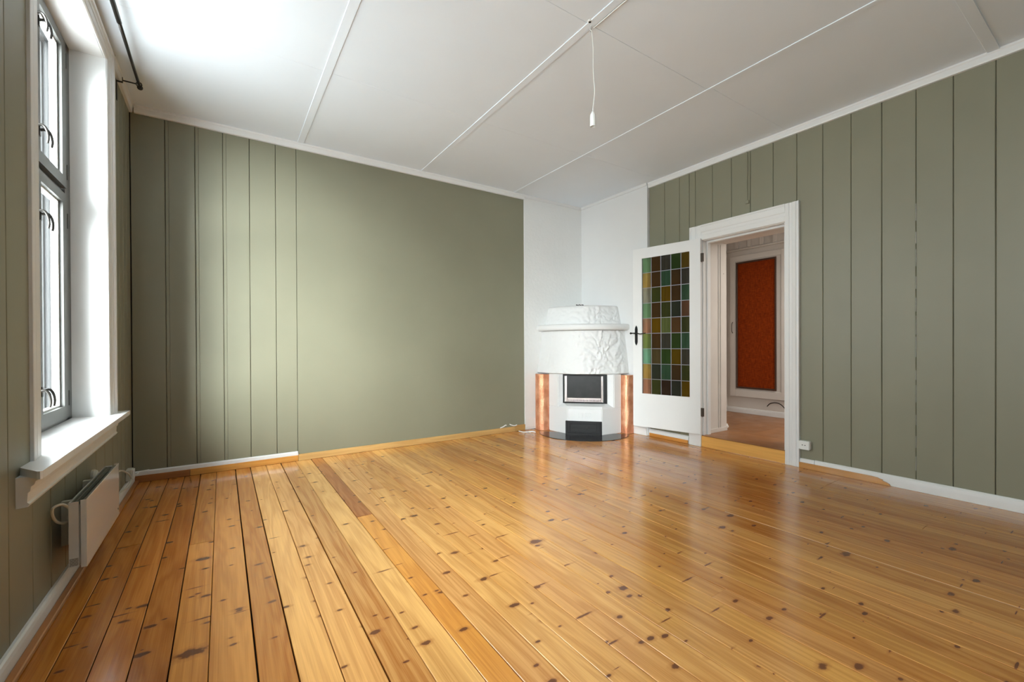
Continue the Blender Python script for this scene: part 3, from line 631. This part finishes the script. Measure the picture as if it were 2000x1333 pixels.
# ------------------------------------------------------------------ hall beyond the doorway
hall = empty('hall'); tag(hall, 'narrow hall seen through the doorway with white walls', 'hall', kind='structure')
hf = tag(obj('hall_floor', B((4.7605, 6.13, .6, 3.60, FZ-.06, FZ-.012)), M_gap, hall))
y = .6
while y < 3.58:
    o = obj('floorboard', B((4.761, 6.129, y+.0004, min(y+.128, 3.578)-.0004, FZ-.011, FZ)), M_hall, hall); v = R.uniform(.9, 1.08); o.color = (v, v, v, 1); y += .128
obj('hall_wall', B((6.13, 6.25, .6, 3.7, 0, 2.9)), M_lining, hall); obj('hall_wall', B((4.76, 6.13, 3.578, 3.7, 0, 2.9)), M_lining, hall)
obj('hall_wall', B((4.76, 6.13, .5, .6, 0, 2.9)), M_lining, hall); obj('hall_ceiling', B((4.751, 6.25, .5, 3.7, 2.78, 2.9)), M_ceil, hall)
obj('hall_wall', B((4.751, 4.7595, .6, DY[0]-.03, 0, 2.78), (4.751, 4.7595, DY[1]+.03, 3.578, 0, 2.78), (4.751, 4.7595, DY[0]-.03, DY[1]+.03, DZ+.05, 2.78)), M_lining, hall)
# frieze of raised battens, ledge and cornice above the cupboard
for k in range(9):
    yb = 3.421-.172*k
    obj('frieze_batten', B((6.106, 6.1295, yb-.024, yb+.024, 2.465, 2.62), bevel=.003), M_lining, hall)
obj('hall_moulding', B((6.10, 6.1295, 1.6, 3.577, 2.435, 2.462), bevel=.006), M_lining, hall); obj('hall_moulding', B((6.095, 6.1295, 1.6, 3.577, 2.622, 2.66), bevel=.008), M_lining, hall)
obj('hall_baseboard', B((6.112, 6.1295, .6, 3.577, FZ, .185), (6.118, 6.1295, .6, 3.577, .185, .20), bevel=.003), M_white, hall)
cb = empty('cupboard_door', (6.115, 3.0, .36)); tag(cb, 'white hall cupboard door with tall rust orange cloth panel', 'cupboard door')
def CB(name, mat, *bx, bevel=.002, par=None):
    bm = B(*bx, bevel=bevel)
    for v in bm.verts: v.co -= Vector((6.115, 3.0, .36))
    return obj(name, bm, mat, par or cb)
CB('door_frame', M_lining, (6.100, 6.1290, 3.44, 3.515, .36, 2.36), (6.100, 6.1290, 2.74, 2.82, .36, 2.36), (6.100, 6.1290, 2.82, 3.44, .36, .46), (6.100, 6.1290, 2.82, 3.44, 2.285, 2.36))
CB('panel_frame', M_brownstrip, (6.094, 6.108, 3.404, 3.424, .478, 2.268), (6.094, 6.108, 2.880, 2.900, .478, 2.268), (6.094, 6.108, 2.900, 3.404, .478, .502), (6.094, 6.108, 2.900, 3.404, 2.244, 2.268))
CB('cloth_panel', M_cloth, (6.104, 6.112, 2.900, 3.404, .502, 2.244), bevel=0)
CB('backing_panel', M_lining, (6.112, 6.1285, 2.82, 3.44, .46, 2.285), bevel=0)
hb = tube(smooth_path([(6.099, 3.478, 1.42), (6.075, 3.476, 1.395), (6.070, 3.476, 1.34), (6.078, 3.478, 1.29), (6.099, 3.478, 1.265)], 4), .005, 8)
for v in hb.verts: v.co -= Vector((6.115, 3.0, .36))
obj('handle', hb, M_hinge, cb)
tag(obj('hall_cable', tube(smooth_path([(6.090, 2.995, .262), (6.090, 2.955, .305), (6.090, 2.885, .323), (6.090, 2.82, .305), (6.088, 2.76, .24), (6.07, 2.72, .132)], 6), .0055, 8), M_black), 'thin dark cable arching low in front of the hall wall', 'cable')
ds = B((4.86, 4.91, 2.845, 2.885, FZ, FZ+.035), bevel=.008, seg=2); B((4.870, 4.900, 2.855, 2.872, FZ+.034, FZ+.05), bm=ds)
tag(obj('door_stop', ds, M_plastic), 'small white door stop on the hall floor by the lining', 'door stop')

# ------------------------------------------------------------------ corner fireplace
S_ = Vector((1, -1, 0)).normalized(); D_ = Vector((-1, -1, 0)).normalized(); K_ = Vector((XC-.0015, YP-.0015, 0))
def ff(s, d, z): return tuple(K_+S_*s+D_*d+Vector((0, 0, z)))
fp = empty('fireplace', tuple(K_+D_*.5)); fp.location = (0, 0, 0)
tag(fp, 'white plastered corner fireplace with rounded hood and copper cheeks', 'fireplace')
C0 = (.06, .05)
def rad(th, Rz):
    u = (math.sin(th), math.cos(th)); b = u[0]*C0[0]+u[1]*C0[1]; c = C0[0]**2+C0[1]**2-Rz*Rz
    return b+math.sqrt(b*b-c)
def sector(levels, nth, amp, nz_per, seed, ridge=.0):
    """levels: list of (z, R); closed body filling the corner, with trowelled relief"""
    bm = bmesh.new(); rings = []; Z = []
    for (za, ra), (zb, rb), n in zip(levels, levels[1:], nz_per):
        for k in range(n): t = k/n; Z.append((za+(zb-za)*t, ra+(rb-ra)*t))
    Z.append(levels[-1])
    for iz, (z, Rz) in enumerate(Z):
        ring = []
        for k in range(nth+1):
            th = -math.pi/4+math.pi/2*k/nth; r = rad(th, Rz)+ridge*math.exp(-(th/.20)**2)
            p = Vector((th*4.0, z*4.2, seed)); q = p+noise.noise_vector(p*1.3)*.8
            v1 = noise.voronoi(Vector((q.x*1.9, q.y*1.15, seed)))[0]
            rel = (v1[1]-v1[0]); rel = min(rel, .32)/.32
            h = amp*(.55*rel+.55*noise.noise(q*3.2)+.35*noise.noise(p*8))
            fade = min(1, (math.pi/4-abs(th))/.08); side = .30+.70*max(0, min(1, (th+.15)/.3))
            r += h*fade*side
            ring.append(bm.verts.new(ff(r*math.sin(th), r*math.cos(th), z)))
        rings.append(ring)
    for a, b in zip(rings, rings[1:]):
        for k in range(nth): bm.faces.new((a[k], a[k+1], b[k+1], b[k]))
    c0 = bm.verts.new(ff(0, 0, Z[0][0])); c1 = bm.verts.new(ff(0, 0, Z[-1][0]))
    for k in range(nth): bm.faces.new((c0, rings[0][k+1], rings[0][k])); bm.faces.new((c1, rings[-1][k], rings[-1][k+1]))
    L_ = [r_[0] for r_ in rings]; R_ = [r_[-1] for r_ in rings]
    bm.faces.new([c0]+L_+[c1]); bm.faces.new([c1]+R_[::-1]+[c0])
    return bm
def fobj(name, bm, mat, par=None, smooth=True):
    o = obj(name, bm, mat, par or fp, smooth=smooth)
    if smooth:
        try: o.data.set_sharp_from_angle(angle=math.radians(38))
        except Exception: pass
    return o
fobj('hood', sector([(.738, .790), (.745, .800), (1.285, .722)], 110, .024, [1, 50], 3.0, ridge=.012), M_hood)
fobj('hood_top', sector([(1.366, .668), (1.56, .622), (1.592, .612), (1.606, .596), (1.610, .575)], 90, .020, [20, 3, 2, 1], 11.0, ridge=.018), M_hood)
fobj('mantel_ledge', sector([(1.288, .775), (1.293, .795), (1.31, .808), (1.345, .808), (1.360, .798), (1.3655, .780)], 60, .0010, [1, 1, 3, 1, 1], 21.0), M_hood)
# body
def FP(poly, z0, z1, bev=.008):
    bm = prism(poly, z0, z1, f=ff)
    if bev: bmesh.ops.bevel(bm, geom=[e for e in bm.edges], offset=bev, segments=2, affect='EDGES', clamp_overlap=True)
    return bm
lower = [(-.05, .06), (-.415, .425), (-.39, .675), (-.136, .894), (.282, .906), (.52, .708), (.535, .545), (.05, .06)]
upper = [(-.05, .06), (-.415, .425), (-.39, .675), (-.262, .786), (-.205, .742), (.340, .742), (.428, .785), (.52, .708), (.535, .545), (.05, .06)]
bm = FP(lower, .0, .325)
ash = (-.160, .281)
fobj('body', bm, M_plaster2)
fobj('body', FP(upper, .322, .736), M_plaster2)
bm = bmesh.new()
for s, d, z in ((-.262, .786, .32), (-.136, .894, .32), (.282, .906, .32), (.428, .785, .32), (-.205, .742, .372), (.340, .742, .372), (-.205, .742, .32), (.340, .742, .32), (-.14, .872, .345), (.283, .884, .345)): bm.verts.new(ff(s, d, z))
bmesh.ops.convex_hull(bm, input=bm.verts[:])
fobj('body_ledge', bm, M_plaster2, smooth=False)
# stove insert
def FB(*bx, bevel=0):
    bm = B(*bx, bevel=bevel)
    for v in bm.verts: v.co = Vector(ff(v.co.x, v.co.y, v.co.z))
    return bm
st = fobj('stove_insert', FB((-.204, -.186, .700, .764, .366, .732), (.300, .345, .700, .764, .366, .732), (-.186, .300, .700, .764, .712, .732), (-.186, .300, .700, .772, .366, .381), bevel=.002), M_black, smooth=False)
fobj('metal_bezel', FB((-.180, -.152, .735, .756, .383, .711), (.272, .296, .735, .756, .383, .711), (-.152, .272, .735, .756, .383, .436), bevel=.003), M_steel, st, False)
sl = bmesh.new()
for k in range(24):
    s = -.135+.395*k/23; B((s-.0035, s+.0035, .755, .7575, .392, .414), bm=sl)
for v in sl.verts: v.co = Vector(ff(v.co.x, v.co.y, v.co.z))
tag(fobj('vent_slot', sl, M_black, st, False), kind='stuff')
fobj('stove_glass', FB((-.152, .272, .738, .746, .436, .711)), M_stove, st, False)
# ash door set into the foot
ad = fobj('ash_door', FB((ash[0], ash[0]+.022, .88, .922, .003, .168), (ash[1]-.022, ash[1], .88, .922, .003, .168), (ash[0]+.022, ash[1]-.022, .88, .922, .152, .168), (ash[0]+.022, ash[1]-.022, .88, .922, .003, .020),
                     (ash[0]+.022, ash[1]-.022, .88, .909, .02, .152), bevel=.002), M_black, smooth=False)
fobj('door_panel', FB((-.105, .222, .909, .915, .038, .136), bevel=.004), M_black, ad, False)
fobj('door_panel', FB((-.08, .197, .914, .9185, .080, .086), bevel=.001), M_black, ad, False)
bm = lathe([(.004, 0), (.004, .01), (.009, .014), (.009, .02), (.004, .024)], (0, 0, 0), 'Z', 12)
for v in bm.verts: c = v.co.copy(); v.co = Vector(ff(.10+c.x, .914+c.z, .095+c.y))
fobj('knob', bm, M_rod, ad)
# year modelled in relief in the plaster
tc = bpy.data.curves.new('year', 'FONT'); tc.body = '1982'; tc.size = .088; tc.extrude = .0045; tc.bevel_depth = .0012; tc.align_x = 'CENTER'; tc.resolution_u = 3; tc.space_character = 1.05
to = bpy.data.objects.new('year', tc); col.objects.link(to); dg = bpy.context.evaluated_depsgraph_get(); me = bpy.data.meshes.new_from_object(to.evaluated_get(dg)); bpy.data.objects.remove(to)
for v in me.vertices:
    x, y, z = v.co; s = .070+x; d = .894+(s+.136)/.418*.012+.0016+z
    v.co = Vector(ff(s, d, .205+y))
yo = bpy.data.objects.new('year_relief', me); col.objects.link(yo); me.materials.append(M_plaster2); yo.parent = fp; yo['label'] = 'raised numerals 1982 in the plaster'
# copper cheeks
def cheek(pts, seed):
    bm = bmesh.new(); P = smooth_path([(s, d, 0) for s, d in pts], 7); rows_ = []
    for iz in range(25):
        z = .003+.722*iz/24; row = []
        for k, p in enumerate(P):
            e = .0035*noise.noise(Vector((p.x*22, z*16, seed)))*(0 if k in (0, len(P)-1) else 1)
            row.append(bm.verts.new(ff(p.x, p.y+e, z)))
        rows_.append(row)
    for a, b in zip(rows_, rows_[1:]):
        for k in range(len(P)-1): bm.faces.new((a[k], a[k+1], b[k+1], b[k]))
    # close top, bottom and back
    bm.faces.new(rows_[0]); bm.faces.new(rows_[-1][::-1]); bm.faces.new([r_[0] for r_ in rows_]+[r_[-1] for r_ in rows_][::-1])
    return bm
fobj('copper_cheek', cheek([(-.578, .600), (-.568, .660), (-.525, .718), (-.462, .728), (-.410, .700), (-.388, .660)], 2), M_copper)
fobj('copper_cheek', cheek([(.512, .695), (.530, .735), (.575, .762), (.625, .750), (.660, .715), (.672, .684)], 5), M_copper)
# broken plaster on the crown of the hood
bm = bmesh.new(); rr = random.Random(3)
P = [(.0+.014*k, .655+rr.uniform(-.004, .004), 1.612+rr.uniform(-.004, .010)) for k in range(-3, 5)]
tube([ff(*p) for p in P], .004, 6, bm=bm, radii=[rr.uniform(.003, .007) for _ in P])
fobj('plaster_crack', bm, M_black, None, False)['label'] = 'dark broken hole in the plaster at the top'
# floor plate
pp = []
for k in range(25):
    t = math.pi*k/24; pp.append((.055-.555*math.cos(t), .79+.485*math.sin(t)))
pp += [(.43, .790), (.283, .913), (-.138, .901), (-.26, .795)]
hp = prism([ff(s, d, 0)[:2] for s, d in pp], .0015, .006)
tag(obj('hearth_plate', hp, M_slate), 'dark curved steel hearth plate on the floor before the fireplace', 'hearth plate')

# ------------------------------------------------------------------ heater and electrics
ht = empty('panel_heater', (-.55, 2.985, .14)); tag(ht, 'slim white glossy electric panel heater under the window', 'heater')
def HB(name, mat, *bx, bevel=.002, par=None, seg=1):
    bm = B(*bx, bevel=bevel, seg=seg)
    for v in bm.verts: v.co -= Vector((-.55, 2.985, .14))
    return obj(name, bm, mat, par or ht)
HB('back_box', M_heater, (-.552, -.520, 2.632, 2.640, .150, .430), (-.552, -.520, 3.330, 3.338, .150, .430), (-.552, -.549, 2.640, 3.330, .150, .430), (-.520, -.517, 2.640, 3.330, .160, .415), (-.549, -.520, 2.640, 3.330, .150, .154), bevel=0)
HB('front_panel', M_heater, (-.497, -.494, 2.628, 3.342, .144, .437), (-.514, -.497, 2.628, 2.631, .144, .437), (-.514, -.497, 3.339, 3.342, .144, .437), (-.514, -.497, 2.631, 3.339, .144, .147), bevel=.0006)
gb = bmesh.new()
n = 58
for k in range(n):
    yy = 2.645+(3.325-2.645)*k/(n-1); B((-.546, -.521, yy-.0028, yy+.0028, .421, .425), bm=gb)
B((-.535, -.532, 2.641, 3.329, .419, .426), (-.548, -.545, 2.641, 3.329, .419, .426), (-.512, -.500, 2.633, 3.337, .424, .428), bm=gb)
for v in gb.verts: v.co -= Vector((-.55, 2.985, .14))
tag(obj('top_grille', gb, M_grille, ht), kind='stuff')
HB('inner_element', M_grille, (-.543, -.524, 2.65, 3.32, .19, .40), bevel=0)
HB('rating_label', M_sticker, (-.550, -.522, 2.6312, 2.632, .155, .188), bevel=0)
bm = lathe([(.005, 0), (.005, .0012)], (-.494+.55, 3.31-2.985, .186-.14), 'X', 12); obj('indicator', bm, M_black, ht)
for yy in (2.80, 3.17): HB('wall_bracket', M_oldplastic, (XL+.001, -.552, yy-.012, yy+.012, .20, .40), bevel=.001)
obj('cable_loop', tube(smooth_path([(x+.55, y-2.985, z-.14) for x, y, z in [(-.548, 2.655, .395), (-.565, 2.615, .432), (-.588, 2.590, .430), (-.592, 2.600, .395), (-.585, 2.64, .352), (-.567, 2.69, .335), (-.556, 2.74, .36)]], 7), .0055, 8), M_oldplastic, ht)
obj('heater_cable', tube(smooth_path([(x+.55, y-2.985, z-.14) for x, y, z in [(-.565, 3.28, .33), (-.575, 3.60, .300), (-.578, 3.95, .262), (-.574, 4.20, .185), (-.570, 4.31, .118), (-.572, 4.22, .088), (-.578, 3.95, .118), (-.580, 3.60, .17), (-.575, 3.345, .20)]], 8), .0055, 8), M_oldplastic, ht)
ro = empty('round_outlet', (XL, 3.36, .37)); tag(ro, 'old round pale wall outlet half hidden behind the heater', 'outlet')
obj('outlet_base', lathe([(.042, .0), (.042, .012), (.036, .022), (.030, .024)], (0, 0, 0), 'X', 24), M_oldplastic, ro, smooth=False)
obj('plug', lathe([(.024, .022), (.026, .03), (.024, .050), (.014, .056)], (0, 0, .0), 'X', 8), M_oldplastic, ro)
jb = empty('junction_box', (XL+.02, 4.40, .13)); tag(jb, 'small pale junction box on the baseboard in the left corner', 'junction box')
obj('box_body', B((-.018, .020, -.040, .040, -.043, .043), bevel=.004), M_oldplastic, jb)
obj('box_lid', B((.0202, .028, -.036, .036, -.038, .038), bevel=.003), M_plastic, jb)
tag(obj('corner_cable', tube(smooth_path([(-.575, 4.43, .12), (-.560, 4.52, .10), (-.555, 4.60, .098), (-.50, 4.636, .097)], 6), .004, 8), M_plastic), 'short white cable from the junction box along the far baseboard', 'cable')
ws = empty('wall_socket', (XR, 1.775, .205)); tag(ws, 'white surface mounted wall socket right of the door casing', 'socket')
obj('socket_body', B((-.045, -.001, -.040, .048, -.038, .038), bevel=.005, seg=2), M_plastic, ws)
for q in (-.010, .012):
    obj('socket_hole', lathe([(.0042, -.0462), (.0042, -.040)], (0, q+.004, .002), 'X', 10), M_black, ws)
obj('socket_screw', lathe([(.002, -.0458), (.002, -.04)], (0, .005, .002), 'X', 8), M_steel, ws)
wc = empty('painted_cable', (XR, 2.298, 2.75)); tag(wc, 'green painted cable hanging down the wall above the doorway', 'cable')
obj('cable_run', tube([(-.005, .0, .244), (-.005, -.003, .10), (-.005, .001, -.05), (-.005, 0, -.235)], .006, 8), M_green, wc)
obj('cable_clip', B((-.016, -.001, -.020, .016, -.265, -.232), bevel=.003), M_green, wc)

# pendant
px, py = 1.885, 1.955
pn = empty('pendant_lampholder', (px, py, ZC)); tag(pn, 'bare white lampholder hanging on a thin wavy white cord', 'pendant')
cord = smooth_path([(-.004, .004, -.004), (-.012, .006, -.030), (-.004, 0, -.050), (.006, 0, -.14), (.006, 0, -.26), (.012, 0, -.34), (.018, 0, -.40), (.012, 0, -.45), (.004, 0, -.50), (.002, 0, -.535)], 6)
obj('cord', tube(cord, .0028, 8), M_plastic, pn, smooth=True)
o = obj('lampholder', lathe([(.004, .0), (.008, -.004), (.013, -.014), (.0165, -.020), (.0175, -.040), (.0175, -.090), (.0160, -.092), (.0150, -.090), (.0150, -.060), (.003, -.058)], (.002, 0, -.528), 'Z', 24), M_plastic, pn, smooth=True)
o.data.set_sharp_from_angle(angle=math.radians(40))
hk = tag(empty('ceiling_hook', (px-.035, py-.015, ZC)), 'small ceiling hook with dark opening beside the batten', 'hook')
obj('hook_plate', lathe([(.014, 0), (.014, -.004), (.010, -.007), (.007, -.007)], (0, 0, 0), 'Z', 16), M_plastic, hk)
obj('hook_bore', lathe([(.0075, -.0068), (.0075, -.0085)], (0, 0, 0), 'Z', 12), M_black, hk)
tag(obj('ceiling_cable', tube([(1.905, py+.01, ZC-.006)]+[(1.906+.002*math.sin(k), py-.02-.45*k, ZC-.005) for k in range(8)], .0035, 8), M_plastic), 'white cable clipped along the middle ceiling batten', 'cable')
wi = tag(obj('loose_wires', tube(smooth_path([(px-.004, py+.012, ZC-.004), (px+.004, py+.02, ZC-.018), (px+.014, py+.028, ZC-.020), (px+.026, py+.032, ZC-.012)], 5), .0014, 6), M_grille), 'tiny loose wire ends by the ceiling hook', 'wire')

# curtain rod
cr_ = empty('curtain_rod', (-.487, 3.1, 3.0)); tag(cr_, 'dark metal curtain rod on brackets above the window', 'curtain rod')
o3 = Vector((-.487, 3.1, 3.0))
def T_(pts): return [Vector(p)-o3 for p in pts]
obj('thin_tube', tube(T_([(-.487, 3.3, 3.0), (-.487, 4.185, 3.0)]), .0095, 14), M_rod, cr_, smooth=True)
obj('thick_tube', tube(T_([(-.487, 1.95, 3.0), (-.487, 3.42, 3.0)]), .0125, 14), M_rod, cr_, smooth=True)
for s, y0 in ((1, 4.185), (-1, 1.95)):
    obj('finial', lathe([(.0105, 0), (.016, .004*s), (.018, .012*s), (.016, .020*s), (.010, .024*s)], T_([(-.487, y0, 3.0)])[0], 'Y', 16), M_rod, cr_, smooth=True)
for yb in (4.15, 2.05):
    bb_ = B((XL+.032, XL+.036, yb-.008, yb+.008, 2.985, 3.02), (XL+.0005, XL+.0045, yb-.008, yb+.008, 2.85, 2.99))
    B((XL+.0045, XL+.036, yb-.008, yb+.008, 2.984, 2.989), bm=bb_)
    tube([(XL+.034, yb, 3.0), (-.500, yb, 3.0)], .005, 8, bm=bb_)
    tube([(-.487+.016*math.cos(t*math.pi/6), yb, 3.0+.016*math.sin(t*math.pi/6)) for t in range(-9, 4)], .0035, 6, bm=bb_)
    for v in bb_.verts: v.co -= o3
    obj('bracket', bb_, M_rod, cr_)

# scraps by the foot of the far wall
def scrap(pts, label):
    bm = bmesh.new(); A = [Vector(p) for p in pts]; P = smooth_path(A, 4)
    rows_ = [[bm.verts.new(p+Vector((0, 0, .006))), bm.verts.new(p+Vector((0, .004, -.006))), bm.verts.new(p+Vector((.002, -.004, -.005)))] for p in P]
    for a, b in zip(rows_, rows_[1:]):
        for k in range(3): bm.faces.new((a[k], a[(k+1) % 3], b[(k+1) % 3], b[k]))
    bm.faces.new(rows_[0]); bm.faces.new(rows_[-1]); return tag(obj('cable_scrap', bm, M_plastic), label, 'scrap')
scrap([(2.87, 4.634, .070), (2.91, 4.630, .082), (2.945, 4.632, .096), (2.965, 4.636, .094)], 'white plastic scrap rising on the pine strip, left of its twin')
scrap([(3.01, 4.634, .102), (3.04, 4.630, .088), (3.08, 4.630, .077), (3.12, 4.632, .084)], 'white plastic scrap sloping down on the pine strip, nearer the plaster')
scrap([(3.10, 4.56, .018), (3.13, 4.50, .010), (3.19, 4.48, .010), (3.23, 4.44, .016), (3.25, 4.41, .010)], 'curled white scrap lying on the floor beside the left copper cheek')
